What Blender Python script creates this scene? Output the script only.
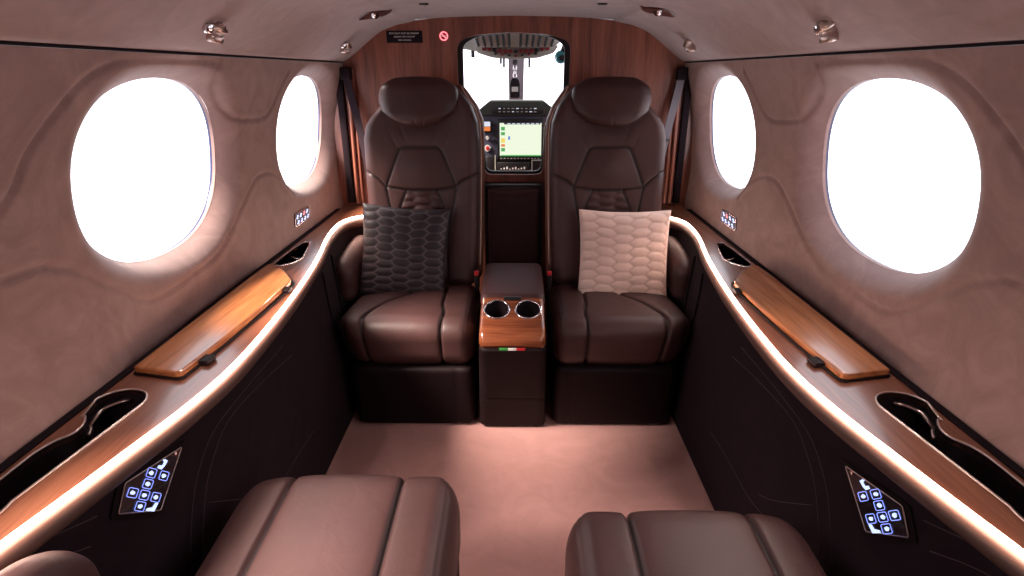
import bpy, bmesh, math, random
import numpy as np
from mathutils import Vector, Matrix, geometry, Euler
random.seed(3); rng = np.random.RandomState(5)
for o in list(bpy.data.objects): bpy.data.objects.remove(o)
scene = bpy.context.scene
COL = scene.collection
PI = math.pi
R = math.radians

# ------------------------------------------------------------------ camera
cam_d = bpy.data.cameras.new('camera'); cam = bpy.data.objects.new('camera', cam_d); COL.objects.link(cam)
cam_d.sensor_width = 36.0; cam_d.lens = 550/1024*36.0; cam_d.clip_start = 0.02; cam_d.clip_end = 500
cam.location = (0.01, 0.0, 1.22)
cam.rotation_euler = (R(90-21.4), 0, math.atan(4/590.0))
scene.camera = cam
# ------------------------------------------------------------------ sky
w = bpy.data.worlds.new('overcast'); scene.world = w; w.use_nodes = True
bg = w.node_tree.nodes['Background']; bg.inputs['Color'].default_value = (0.97, 0.955, 1.0, 1); bg.inputs['Strength'].default_value = 3.0
# ------------------------------------------------------------------ hazy sun from the charcoal cushion side
sd = bpy.data.lights.new('sun', 'SUN'); sd.energy = 24.0; sd.angle = R(22); sd.color = (1.0, .84, .70)
so = bpy.data.objects.new('sun', sd); COL.objects.link(so); so.rotation_euler = Vector((.62, .33, -.75)).to_track_quat('-Z', 'Y').to_euler()
# ------------------------------------------------------------------ exposure
vs = scene.view_settings
vs.view_transform = 'Standard'; vs.look = 'None'; vs.exposure = 0.0; vs.gamma = 1.0; vs.use_curve_mapping = False
SPOT_W = 11.0        # reading lights
LED_STRENGTH = 24.0

# ------------------------------------------------------------------ materials
def new_mat(name):
    m = bpy.data.materials.new(name); m.use_nodes = True
    nt = m.node_tree; p = nt.nodes['Principled BSDF']
    return m, nt, p
def N(nt, t, **kw):
    n = nt.nodes.new(t)
    for k, v in kw.items():
        if k in n.inputs: n.inputs[k].default_value = v
        else: setattr(n, k, v)
    return n
def L(nt, a, b): nt.links.new(a, b)
def plain(name, col, rough=0.5, metal=0.0, coat=0.0, emit=None, estr=0.0, spec=0.5):
    m, nt, p = new_mat(name)
    p.inputs['Base Color'].default_value = (*col, 1); p.inputs['Roughness'].default_value = rough
    p.inputs['Metallic'].default_value = metal; p.inputs['Coat Weight'].default_value = coat
    p.inputs['Specular IOR Level'].default_value = spec
    if emit: p.inputs['Emission Color'].default_value = (*emit, 1); p.inputs['Emission Strength'].default_value = estr
    return m
def ramp(nt, stops):
    r = nt.nodes.new('ShaderNodeValToRGB'); e = r.color_ramp.elements
    e[0].position, e[0].color = stops[0][0], (*stops[0][1], 1)
    e[1].position, e[1].color = stops[-1][0], (*stops[-1][1], 1)
    for q, c in stops[1:-1]:
        k = e.new(q); k.color = (*c, 1)
    return r
def suede(name, c1, c2, rough=0.85, sheen=0.3):
    m, nt, p = new_mat(name)
    tc = N(nt, 'ShaderNodeTexCoord')
    n1 = N(nt, 'ShaderNodeTexNoise', Scale=9.0, Detail=6.0, Roughness=0.62, Distortion=1.6)
    n2 = N(nt, 'ShaderNodeTexNoise', Scale=700.0, Detail=2.0)
    L(nt, tc.outputs['Object'], n1.inputs['Vector']); L(nt, tc.outputs['Object'], n2.inputs['Vector'])
    r = ramp(nt, [(0.33, c1), (0.68, c2)]); L(nt, n1.outputs['Fac'], r.inputs['Fac'])
    L(nt, r.outputs['Color'], p.inputs['Base Color'])
    b = N(nt, 'ShaderNodeBump', Strength=0.25, Distance=0.002); L(nt, n2.outputs['Fac'], b.inputs['Height'])
    L(nt, b.outputs['Normal'], p.inputs['Normal'])
    p.inputs['Roughness'].default_value = rough; p.inputs['Specular IOR Level'].default_value = 0.15
    p.inputs['Sheen Weight'].default_value = sheen; p.inputs['Sheen Roughness'].default_value = 0.5
    return m
def leather(name, col, rough=0.42, wrinkle=0.25, groove=None):
    m, nt, p = new_mat(name)
    tc = N(nt, 'ShaderNodeTexCoord')
    n1 = N(nt, 'ShaderNodeTexNoise', Scale=14.0, Detail=5.0, Roughness=0.55, Distortion=1.2)
    n2 = N(nt, 'ShaderNodeTexVoronoi', Scale=520.0)
    n3 = N(nt, 'ShaderNodeTexNoise', Scale=6.0, Detail=2.0)
    for n in (n1, n2, n3): L(nt, tc.outputs['Object'], n.inputs['Vector'])
    r = ramp(nt, [(0.3, tuple(c*0.86 for c in col)), (0.7, tuple(c*1.14 for c in col))]); L(nt, n3.outputs['Fac'], r.inputs['Fac'])
    last = r.outputs['Color']
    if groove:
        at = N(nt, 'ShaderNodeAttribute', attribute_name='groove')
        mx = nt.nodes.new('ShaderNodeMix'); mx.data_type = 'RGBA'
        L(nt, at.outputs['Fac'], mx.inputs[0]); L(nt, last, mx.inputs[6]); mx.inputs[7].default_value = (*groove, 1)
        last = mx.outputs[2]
    L(nt, last, p.inputs['Base Color'])
    b1 = N(nt, 'ShaderNodeBump', Strength=wrinkle, Distance=0.01); L(nt, n1.outputs['Fac'], b1.inputs['Height'])
    b2 = N(nt, 'ShaderNodeBump', Strength=0.05, Distance=0.001); L(nt, n2.outputs['Distance'], b2.inputs['Height'])
    L(nt, b1.outputs['Normal'], b2.inputs['Normal']); L(nt, b2.outputs['Normal'], p.inputs['Normal'])
    p.inputs['Roughness'].default_value = rough; p.inputs['Specular IOR Level'].default_value = 0.38
    return m
def wood(name, c_dark, c_mid, c_light, axis='z', rough=0.3, coat=0.5, scale=1.0):
    m, nt, p = new_mat(name)
    tc = N(nt, 'ShaderNodeTexCoord'); mp = N(nt, 'ShaderNodeMapping')
    s = [9*scale, 9*scale, 9*scale]; s['xyz'.index(axis)] = 0.55*scale
    mp.inputs['Scale'].default_value = s; L(nt, tc.outputs['Object'], mp.inputs['Vector'])
    n1 = N(nt, 'ShaderNodeTexNoise', Scale=1.3, Detail=4.0, Roughness=0.55, Distortion=1.3); L(nt, mp.outputs['Vector'], n1.inputs['Vector'])
    n2 = N(nt, 'ShaderNodeTexNoise', Scale=14.0, Detail=3.0, Roughness=0.6); L(nt, mp.outputs['Vector'], n2.inputs['Vector'])
    mx = N(nt, 'ShaderNodeMath', operation='MULTIPLY_ADD'); L(nt, n2.outputs['Fac'], mx.inputs[0]); mx.inputs[1].default_value = 0.45
    ad = N(nt, 'ShaderNodeMath', operation='MULTIPLY'); L(nt, n1.outputs['Fac'], ad.inputs[0]); ad.inputs[1].default_value = 0.8
    L(nt, ad.outputs[0], mx.inputs[2])
    r = ramp(nt, [(0.42, c_dark), (0.6, c_mid), (0.82, c_light)]); L(nt, mx.outputs[0], r.inputs['Fac'])
    L(nt, r.outputs['Color'], p.inputs['Base Color'])
    p.inputs['Roughness'].default_value = rough; p.inputs['Coat Weight'].default_value = coat; p.inputs['Coat Roughness'].default_value = 0.12
    return m
M = {}
M['suede'] = suede('rose_taupe_suede', (0.25, 0.155, 0.143), (0.34, 0.22, 0.203))
M['suede_top'] = suede('rose_taupe_suede_ceiling', (0.26, 0.168, 0.160), (0.34, 0.225, 0.214))
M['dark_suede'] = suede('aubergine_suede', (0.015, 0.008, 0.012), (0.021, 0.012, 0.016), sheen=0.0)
M['carpet'] = suede('rose_carpet', (0.40, 0.205, 0.185), (0.46, 0.24, 0.218), rough=0.95, sheen=0.2)
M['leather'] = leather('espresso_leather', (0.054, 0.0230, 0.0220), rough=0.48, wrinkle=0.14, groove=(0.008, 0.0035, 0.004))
M['leather_dark'] = leather('espresso_leather_smooth', (0.008, 0.003, 0.004), wrinkle=0.08, rough=0.62)
M['leather_dark'].node_tree.nodes['Principled BSDF'].inputs['Specular IOR Level'].default_value = 0.16
M['leather_flat'] = leather('espresso_leather_taut', (0.055, 0.021, 0.022), wrinkle=0.05, rough=0.5)
M['pillow_dark'] = leather('charcoal_quilted_leather', (0.020, 0.014, 0.019), wrinkle=0.1, rough=0.5, groove=(0.085, 0.065, 0.075))
M['pillow_light'] = leather('cream_quilted_leather', (0.80, 0.59, 0.52), wrinkle=0.12, rough=0.5, groove=(0.68, 0.47, 0.40))
M['piping'] = plain('tan_piping', (0.60, 0.42, 0.35), 0.4)
M['roll'] = leather('brown_edge_leather', (0.13, 0.07, 0.055), wrinkle=0.03, rough=0.45)
M['shell'] = leather('cognac_shell_leather', (0.17, 0.068, 0.045), wrinkle=0.05, rough=0.45)
M['thread'] = plain('mauve_thread', (0.075, 0.045, 0.055), 0.7)
M['wood_v'] = wood('walnut_veneer_upright', (0.075, 0.020, 0.013), (0.20, 0.058, 0.036), (0.33, 0.11, 0.07), 'z', rough=0.38, coat=0.25)
M['wood_y'] = wood('walnut_veneer_lengthwise', (0.085, 0.025, 0.013), (0.165, 0.055, 0.029), (0.25, 0.095, 0.05), 'y', rough=0.28)
M['wood_lid'] = wood('cherry_walnut_lid', (0.20, 0.062, 0.020), (0.34, 0.12, 0.042), (0.46, 0.19, 0.075), 'y', rough=0.25)
M['wood_x'] = wood('walnut_burl', (0.08, 0.020, 0.009), (0.20, 0.055, 0.022), (0.32, 0.10, 0.042), 'x', rough=0.18, coat=0.8, scale=1.6)
M['wood_dark'] = plain('dark_mahogany', (0.06, 0.018, 0.016), 0.3, coat=.3)
M['black'] = plain('black_plastic', (0.010, 0.008, 0.010), 0.45)
M['black_gloss'] = plain('black_glass', (0.006, 0.005, 0.010), 0.08, coat=0.6)
M['felt'] = plain('dark_liner', (0.016, 0.010, 0.013), 0.9, spec=0.1)
M['chrome'] = plain('chrome', (0.80, 0.76, 0.78), 0.12, metal=1.0)
M['satin'] = plain('satin_metal', (0.62, 0.50, 0.46), 0.3, metal=1.0)
M['led'] = plain('led_diffuser', (0.9, 0.8, 0.76), 0.5, emit=(1.0, 0.70, 0.56), estr=LED_STRENGTH)
M['icon'] = plain('lit_icon', (0.5, 0.6, 1.0), 0.5, emit=(0.55, 0.68, 1.0), estr=1.25)
M['icon_ring'] = plain('lit_button_outline', (0.3, 0.4, 1.0), 0.5, emit=(0.26, 0.34, 1.0), estr=1.4)
M['icon_red'] = plain('lit_red_icon', (0.8, 0.2, 0.2), 0.5, emit=(1.0, 0.30, 0.34), estr=1.3)
M['red'] = plain('red_plastic', (0.55, 0.02, 0.03), 0.4)
M['guard'] = plain('dark_red_plastic', (0.20, 0.008, 0.016), 0.4)
M['green'] = plain('green_enamel', (0.05, 0.30, 0.06), 0.4)
M['white'] = plain('white_enamel', (0.75, 0.72, 0.70), 0.4)
M['seal'] = plain('navy_window_seal', (0.015, 0.018, 0.07), 0.3)
M['belt'] = plain('mauve_grey_webbing', (0.11, 0.085, 0.10), 0.55)
M['belt_dark'] = plain('dark_webbing', (0.020, 0.012, 0.016), 0.9, spec=.1)
M['grey'] = plain('grey_painted_metal', (0.42, 0.41, 0.37), 0.5)
M['post'] = plain('dark_grey_post', (0.36, 0.32, 0.38), 0.5)
M['cockpit'] = plain('cockpit_lining', (0.10, 0.09, 0.11), 0.7)
M['panel'] = plain('instrument_panel_grey', (0.045, 0.045, 0.075), 0.5)
M['glare'] = plain('glareshield', (0.035, 0.04, 0.032), 0.6)
M['teal'] = plain('teal_plastic', (0.06, 0.30, 0.36), 0.3)
M['lens'] = plain('lamp_lens', (1, 0.95, 0.9), 0.3, emit=(1.0, 0.86, 0.80), estr=4.0)
def screen_mat(name, col, s): return plain(name, (0.02, 0.02, 0.02), 0.2, emit=col, estr=s)
M['scr'] = screen_mat('map_screen', (0.92, 1.0, 0.78), 0.95)
M['scr_g'] = screen_mat('screen_green', (0.10, 0.45, 0.12), 0.9)
M['scr_y'] = screen_mat('screen_yellow', (0.95, 0.72, 0.15), 0.95)
M['scr_o'] = screen_mat('screen_orange', (0.95, 0.25, 0.06), 0.9)
M['scr_w'] = screen_mat('screen_white', (0.8, 0.85, 1.0), 0.9)
M['scr_b'] = screen_mat('screen_blue', (0.15, 0.3, 0.75), 0.9)
def glass():
    m = bpy.data.materials.new('window_glass'); m.use_nodes = True; nt = m.node_tree; nt.nodes.clear()
    out = nt.nodes.new('ShaderNodeOutputMaterial'); mix = nt.nodes.new('ShaderNodeMixShader')
    t = nt.nodes.new('ShaderNodeBsdfTransparent'); t.inputs['Color'].default_value = (0.97, 0.97, 1, 1)
    g = nt.nodes.new('ShaderNodeBsdfGlossy'); g.inputs['Roughness'].default_value = 0.03
    mix.inputs[0].default_value = 0.04
    L(nt, t.outputs[0], mix.inputs[1]); L(nt, g.outputs[0], mix.inputs[2]); L(nt, mix.outputs[0], out.inputs[0])
    return m
M['glass'] = glass()

# ------------------------------------------------------------------ object helpers
def link(o, parent=None):
    COL.objects.link(o)
    if parent is not None: o.parent = parent
    return o
def tag(o, label, cat, group=None, kind=None):
    if label: o['label'] = label
    if cat: o['category'] = cat
    if group: o['group'] = group
    if kind: o['kind'] = kind
    return o
def thing(name, label, cat, loc=(0, 0, 0), group=None):
    o = bpy.data.objects.new(name, None); o.empty_display_size = 0.05; o.location = loc; COL.objects.link(o)
    return tag(o, label, cat, group)
def struct(o): o['kind'] = 'structure'; return o
def local(o, parent):
    """parent while keeping world-space mesh coordinates"""
    if parent is not None:
        o.parent = parent
        pm = parent.location.copy(); q = parent.parent
        while q is not None: pm += q.location; q = q.parent
        o.location = -pm if parent.type == 'EMPTY' or pm.length else Vector((0, 0, 0))
    return o
def mesh_obj(name, verts, faces, mat, parent=None, smooth=True, attr=None):
    me = bpy.data.meshes.new(name)
    verts = np.asarray(verts, float)
    me.from_pydata(verts.tolist(), [], [list(map(int, f)) for f in faces]); me.update()
    o = bpy.data.objects.new(name, me); COL.objects.link(o)
    me.materials.append(mat)
    if attr is not None:
        a = me.attributes.new('groove', 'FLOAT', 'POINT'); a.data.foreach_set('value', np.asarray(attr, np.float32))
    if smooth: me.polygons.foreach_set('use_smooth', [True]*len(me.polygons))
    bm = bmesh.new(); bm.from_mesh(me); bmesh.ops.recalc_face_normals(bm, faces=bm.faces); bm.to_mesh(me); bm.free()
    return local(o, parent)
def bm_obj(name, bm, mat, parent=None, smooth=False, angle=None):
    me = bpy.data.meshes.new(name); bmesh.ops.recalc_face_normals(bm, faces=bm.faces); bm.to_mesh(me); bm.free()
    me.materials.append(mat)
    o = bpy.data.objects.new(name, me); COL.objects.link(o)
    if smooth:
        me.polygons.foreach_set('use_smooth', [True]*len(me.polygons))
        if angle is not None: me.set_sharp_from_angle(angle=angle)
    return local(o, parent)
def add_box(bm, c, s, rot=None, bev=0.0, seg=2):
    r = bmesh.ops.create_cube(bm, size=1.0); vs_ = r['verts']
    bmesh.ops.scale(bm, vec=s, verts=vs_)
    if bev > 0:
        es = list({e for v in vs_ for e in v.link_edges})
        rr = bmesh.ops.bevel(bm, geom=es, offset=bev, segments=seg, affect='EDGES', profile=0.5)
        vs_ = list({v for f in rr['faces'] for v in f.verts} | {v for v in vs_ if v.is_valid})
    m = Matrix.Translation(c) @ (rot.to_matrix().to_4x4() if rot else Matrix())
    bmesh.ops.transform(bm, matrix=m, verts=vs_)
    return vs_
def box(name, c, s, mat, parent=None, rot=None, bev=0.0, seg=2):
    bm = bmesh.new(); add_box(bm, Vector(c), s, rot, bev, seg)
    return bm_obj(name, bm, mat, parent, smooth=bev > 0, angle=R(50))
def add_cyl(bm, p0, p1, r0, r1=None, seg=24, caps=True):
    p0, p1 = Vector(p0), Vector(p1); r1 = r0 if r1 is None else r1
    d = p1-p0; q = d.to_track_quat('Z', 'Y')
    m = Matrix.Translation((p0+p1)/2) @ q.to_matrix().to_4x4()
    bmesh.ops.create_cone(bm, cap_ends=caps, segments=seg, radius1=r0, radius2=r1, depth=d.length, matrix=m)
def cyl(name, p0, p1, r0, mat, parent=None, r1=None, seg=24):
    bm = bmesh.new(); add_cyl(bm, p0, p1, r0, r1, seg); return bm_obj(name, bm, mat, parent, True, R(40))
def sweep(pts, r, seg=10, closed=False, flat=1.0, up=Vector((0, 0, 1))):
    """tube along points; flat squashes the section along `up`"""
    P = [Vector(p) for p in pts]; n = len(P); V = []; F = []
    for i in range(n):
        a = P[(i-1) % n] if (closed or i > 0) else P[i]; b = P[(i+1) % n] if (closed or i < n-1) else P[i]
        t = (b-a).normalized(); s = t.cross(up)
        if s.length < 1e-4: s = t.cross(Vector((0, 1, 0)))
        s.normalize(); u = s.cross(t).normalized()
        for k in range(seg):
            an = 2*PI*k/seg; V.append(P[i] + s*math.cos(an)*r + u*math.sin(an)*r*flat)
    m = n if closed else n-1
    for i in range(m):
        for k in range(seg):
            j = (i+1) % n; F.append((i*seg+k, i*seg+(k+1) % seg, j*seg+(k+1) % seg, j*seg+k))
    if not closed:
        F.append(tuple(range(seg))); F.append(tuple((n-1)*seg+k for k in range(seg)))
    return V, F
def tube(name, pts, r, mat, parent=None, seg=10, closed=False, flat=1.0, up=Vector((0, 0, 1))):
    V, F = sweep(pts, r, seg, closed, flat, up); return mesh_obj(name, [tuple(v) for v in V], F, mat, parent)
def tubes(name, lines, r, mat, parent=None, seg=6):
    V = []; F = []
    for l in lines:
        v, f = sweep(l, r, seg); o = len(V); V += v; F += [tuple(i+o for i in q) for q in f]
    return mesh_obj(name, [tuple(v) for v in V], F, mat, parent)
def catmull(pts, n=8, closed=False):
    P = [np.array(p, float) for p in pts]; out = []; k = len(P)
    rng_ = range(k if closed else k-1)
    for i in rng_:
        p0 = P[(i-1) % k] if (closed or i > 0) else 2*P[0]-P[1]
        p1, p2 = P[i], P[(i+1) % k]
        p3 = P[(i+2) % k] if (closed or i+2 < k) else 2*P[-1]-P[-2]
        for j in range(n):
            t = j/n; out.append(0.5*((2*p1)+(-p0+p2)*t+(2*p0-5*p1+4*p2-p3)*t*t+(-p0+3*p1-3*p2+p3)*t**3))
    if not closed: out.append(P[-1])
    return [tuple(float(x) for x in q) for q in out]
def rounded(pts, r, n=5):
    """round the corners of a 2D polygon; r scalar or list"""
    out = []; k = len(pts)
    for i in range(k):
        p = Vector(pts[i]); a = Vector(pts[i-1]); b = Vector(pts[(i+1) % k]); rr = r[i] if isinstance(r, (list, tuple)) else r
        da = (a-p); db = (b-p); l = min(rr, da.length*0.49, db.length*0.49)
        s = p+da.normalized()*l; e = p+db.normalized()*l
        for j in range(n+1):
            t = j/n; out.append(tuple((1-t)**2*s + 2*(1-t)*t*p + t*t*e))
    return out
def cdt(outer, holes, extra=()):
    """triangulate a 2D polygon with holes"""
    P = [Vector(p) for p in outer]; C = [[i for i in range(len(outer))]]
    for h in holes:
        b = len(P); P += [Vector(p) for p in h]; C.append(list(range(b, b+len(h))))
    P += [Vector(p) for p in extra]
    E_ = []
    for c in C: E_ += [(c[i], c[(i+1) % len(c)]) for i in range(len(c))]
    r = geometry.delaunay_2d_cdt(P, E_, [], 0, 1e-6)
    vv, ff = r[0], r[2]
    def inside(pt, poly):
        x, y = pt; c = False; j = len(poly)-1
        for i in range(len(poly)):
            xi, yi = poly[i]; xj, yj = poly[j]
            if (yi > y) != (yj > y) and x < (xj-xi)*(y-yi)/(yj-yi)+xi: c = not c
            j = i
        return c
    F = []
    for f in ff:
        c = sum((vv[i] for i in f), Vector((0, 0)))/len(f)
        if inside(c, outer) and not any(inside(c, h) for h in holes): F.append(tuple(f))
    return [tuple(v) for v in vv], F
def slab(name, poly, to3, h, mat, parent=None, holes=(), bev=0.0):
    """extruded polygon: to3(a,b) gives the base point, h the extrusion vector"""
    vv, F = cdt(poly, list(holes)); bm = bmesh.new()
    vs_ = [bm.verts.new(to3(*v)) for v in vv]
    for f in F: bm.faces.new([vs_[i] for i in f])
    r = bmesh.ops.extrude_face_region(bm, geom=list(bm.faces))
    nv = [g for g in r['geom'] if isinstance(g, bmesh.types.BMVert)]
    bmesh.ops.translate(bm, vec=Vector(h), verts=nv)
    bmesh.ops.recalc_face_normals(bm, faces=bm.faces)
    if bev > 0:
        es = [e for e in bm.edges if len(e.link_faces) == 2 and e.calc_face_angle(0) > R(50)]
        bmesh.ops.bevel(bm, geom=es, offset=bev, segments=2, affect='EDGES', profile=0.5)
    return bm_obj(name, bm, mat, parent)
def text_obj(name, s, size, mat, parent, loc, rot, align='CENTER', extrude=0.0002):
    cu = bpy.data.curves.new(name, 'FONT'); cu.body = s; cu.size = size; cu.align_x = align; cu.extrude = extrude
    t = bpy.data.objects.new(name, cu); me = bpy.data.meshes.new_from_object(t); bpy.data.objects.remove(t)
    me.materials.append(mat); me.transform(Matrix.Translation(loc) @ Euler(rot).to_matrix().to_4x4())
    o = bpy.data.objects.new(name, me); COL.objects.link(o); return local(o, parent)
def cut(o, cutters):
    """apply boolean differences"""
    for c in cutters:
        md = o.modifiers.new('b', 'BOOLEAN'); md.operation = 'DIFFERENCE'; md.object = c; md.solver = 'EXACT'
    dg = bpy.context.evaluated_depsgraph_get(); dg.update()
    me = bpy.data.meshes.new_from_object(o.evaluated_get(dg)); o.modifiers.clear(); o.data = me
    for c in cutters: bpy.data.objects.remove(c)
    me.set_sharp_from_angle(angle=R(40)); return o

# ---- soft pads: rounded boxes with grooves pressed along seams
_cube = {}
def cube_grid(nx, ny, nz):
    key = (nx, ny, nz)
    if key in _cube: return _cube[key]
    idx = {}; V = []; F = []
    def vid(i, j, k):
        t = (i, j, k)
        if t not in idx: idx[t] = len(V); V.append((2*i/nx-1, 2*j/ny-1, 2*k/nz-1))
        return idx[t]
    for i in range(nx):
        for j in range(ny):
            F.append([vid(i, j, 0), vid(i, j+1, 0), vid(i+1, j+1, 0), vid(i+1, j, 0)])
            F.append([vid(i, j, nz), vid(i+1, j, nz), vid(i+1, j+1, nz), vid(i, j+1, nz)])
    for i in range(nx):
        for k in range(nz):
            F.append([vid(i, 0, k), vid(i+1, 0, k), vid(i+1, 0, k+1), vid(i, 0, k+1)])
            F.append([vid(i, ny, k), vid(i, ny, k+1), vid(i+1, ny, k+1), vid(i+1, ny, k)])
    for j in range(ny):
        for k in range(nz):
            F.append([vid(0, j, k), vid(0, j, k+1), vid(0, j+1, k+1), vid(0, j+1, k)])
            F.append([vid(nx, j, k), vid(nx, j+1, k), vid(nx, j+1, k+1), vid(nx, j, k+1)])
    _cube[key] = (np.array(V), F); return _cube[key]
def pad(name, half, r, step, mat, parent, disp=None, warp=None, attr=False):
    n = [max(4, int(2*h/step)) for h in half]
    V, F = cube_grid(*n); H = np.array(half)
    if np.isscalar(r): r = (r, r, r)
    r = np.minimum(np.array(r), H*0.999)
    P = V*H; inner = np.clip(P, -(H-r), (H-r)); D = (P-inner)/r
    ln = np.linalg.norm(D, axis=1, keepdims=True); D = D/np.maximum(ln, 1e-9)
    Q = inner+D*r; Nn = D/r; Nn /= np.linalg.norm(Nn, axis=1, keepdims=True)
    g = None
    if disp is not None:
        d = disp(Q, Nn)
        if isinstance(d, tuple): d, g = d
        Q = Q+Nn*d[:, None]
    if warp is not None: Q = warp(Q)
    return mesh_obj(name, Q, F, mat, parent, True, g if attr else None)
def pdist(x, y, poly):
    """distance from points to polyline"""
    best = np.full(x.shape, 1e9)
    for (ax, ay), (bx, by) in zip(poly[:-1], poly[1:]):
        dx, dy = bx-ax, by-ay; l = dx*dx+dy*dy+1e-12
        t = np.clip(((x-ax)*dx+(y-ay)*dy)/l, 0, 1)
        best = np.minimum(best, np.hypot(x-ax-t*dx, y-ay-t*dy))
    return best
def groove(d, depth, wd, soft=None):
    """sharp crease plus the soft roll of the stuffing beside it"""
    return -depth*(np.exp(-(d/wd)**2)*0.6 + 0.4*np.exp(-(d/(soft or wd*4)))) 
def hexdist(x, y, row, col):
    """distance to edge of stretched hexagons; row: period up, col: column spacing"""
    k = col/(row*0.8660254); X = x/k
    best = np.full(x.shape, 1e9); sec = np.full(x.shape, 1e9); cs = row*0.8660254
    ci = np.round(X/cs)
    for dc in (-1, 0, 1):
        c = ci+dc; off = np.where(np.mod(c, 2) == 1, row/2, 0)
        for dr in (-1, 0, 1):
            rr = np.round((y-off)/row)+dr
            d = np.hypot(X-c*cs, y-off-rr*row)
            sec = np.where(d < best, best, np.minimum(sec, d)); best = np.minimum(best, d)
    return (sec-best)/2

# ------------------------------------------------------------------ cabin shell
WP = [(0.0, .785), (.655, .785), (.7, .79), (.8, .795), (.9, .79), (1.0, .78), (1.1, .762), (1.2, .735), (1.255, .715)]
def W(z): return np.interp(z, [a for a, b in WP], [b for a, b in WP])
CEIL = [(.722, 1.262), (.700, 1.270), (.667, 1.292), (.607, 1.338), (.553, 1.375), (.49, 1.400), (.43, 1.412)]
Y0, Y1 = -1.7, 2.5
WIN = {-1: [2.185, 1.285, 0.375, -0.54], 1: [2.145, 1.225, 0.31, -0.60]}
WZ, WA, WB, WE = 1.009, 0.270, 0.200, 2.3
def skin(sz):
    """smoothed wall half width"""
    return sum(W(sz+d) for d in (-.04, -.02, 0, .02, .04))/5
SEAMS = [
    [(0.45, .915), (.787, .918), (.847, .902), (.90, .875), (1.012, .78), (1.04, .762), (1.066, .752), (1.12, .747), (1.2, .75), (1.30, .755), (1.36, .765), (1.43, .79), (1.497, .83), (1.60, .895), (1.645, .915), (1.70, .922), (1.78, .907), (1.85, .87), (1.926, .807)],
    [(0.70, .97), (0.79, 1.045), (.827, 1.098), (.889, 1.157), (.952, 1.206), (1.018, 1.233), (1.094, 1.242), (1.386, 1.242), (1.405, 1.225), (1.43, 1.19), (1.506, 1.12), (1.54, 1.10), (1.623, 1.092), (1.70, 1.092), (1.75, 1.11), (1.80, 1.16), (1.86, 1.225)],
]
SEAMS = [catmull([(a, b) for a, b in s], 6) for s in SEAMS]
def build_wall(s, name):
    ys = np.arange(Y0, Y1+.0001, 0.006); zs = np.concatenate([np.arange(0, .62, .05), np.arange(.62, 1.2601, 0.006)])
    Yg, Zg = np.meshgrid(ys, zs, indexing='ij'); ny, nz = Yg.shape
    Y = Yg.ravel().copy(); Z = Zg.ravel().copy()
    cell = {}
    rr = np.full(Y.shape, 9.0); wc = np.zeros(Y.shape)
    for c in WIN[s]:
        q = (np.abs((Y-c)/WA)**WE+np.abs((Z-WZ)/WB)**WE)**(1/WE)
        wc = np.where(q < rr, c, wc); rr = np.minimum(rr, q)
    rg = rr.reshape(ny, nz)
    fc = (rg[:-1, :-1]+rg[1:, :-1]+rg[:-1, 1:]+rg[1:, 1:])/4
    keep = fc > 1.0
    idx = np.arange(ny*nz).reshape(ny, nz); F = []
    used = np.zeros(ny*nz, bool); allc = np.zeros((ny, nz), int); kc = np.zeros((ny, nz), int)
    for di in (0, 1):
        for dj in (0, 1):
            kc[di:ny-1+di, dj:nz-1+dj] += keep; allc[di:ny-1+di, dj:nz-1+dj] += 1
    border = ((kc > 0) & (kc < allc)).ravel()
    Y = np.where(border, wc+(Y-wc)/rr, Y); Z = np.where(border, WZ+(Z-WZ)/rr, Z); rr = np.where(border, 1.0, rr)
    ii, jj = np.nonzero(keep)
    F = np.stack([idx[ii, jj], idx[ii+1, jj], idx[ii+1, jj+1], idx[ii, jj+1]], 1)
    X = skin(Z)
    # rounded flare into each window
    t = np.clip((1.24-rr)/0.24, 0, 1); X = X+0.050*(t**1.7)
    for sm in SEAMS:
        off = -0.05 if s > 0 else 0.0
        d = pdist(Y, Z, [(a+(0.05+off), b) for a, b in sm])
        X = X+0.0065*np.exp(-(d/0.0042)**2)-0.0012*np.exp(-((d-.014)/.009)**2)
    V = np.stack([s*X, Y, Z], 1)
    keepv = np.unique(F); remap = -np.ones(len(V), int); remap[keepv] = np.arange(len(keepv))
    o = mesh_obj(name, V[keepv], remap[F], M['suede']); struct(o)
build_wall(-1, 'wall_left'); build_wall(1, 'wall_right')
def build_window(s, cy, n):
    K = 72; rings = []
    def ring(r, dx):
        out = []
        for k in range(K):
            a = 2*PI*k/K; c, d = math.cos(a), math.sin(a)
            q = (abs(c)**WE+abs(d)**WE)**(-1/WE)
            y = cy+WA*r*q*c; z = WZ+WB*r*q*d
            out.append((s*(float(skin(WZ+WB*q*d))+dx), y, z))
        return out
    V = ring(1.0, .0495)+ring(1.0, .058); F = [(k, (k+1) % K, K+(k+1) % K, K+k) for k in range(K)]
    o = struct(mesh_obj('window_%d' % n, V, F, M['suede']))
    V = ring(1.0, .058)+ring(1.0, .064)+ring(1.03, .064); F = [(j*K+k, j*K+(k+1) % K, (j+1)*K+(k+1) % K, (j+1)*K+k) for j in range(2) for k in range(K)]
    mesh_obj('window_seal', V, F, M['seal'], o)
    V = ring(1.0, .062); V.append((s*(float(skin(WZ))+.063), cy, WZ)); F = [(k, (k+1) % K, K) for k in range(K)]
    mesh_obj('window_pane', V, F, M['glass'], o)
n = 1
for s in (-1, 1):
    for cy in WIN[s]: build_window(s, cy, n); n += 1
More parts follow.
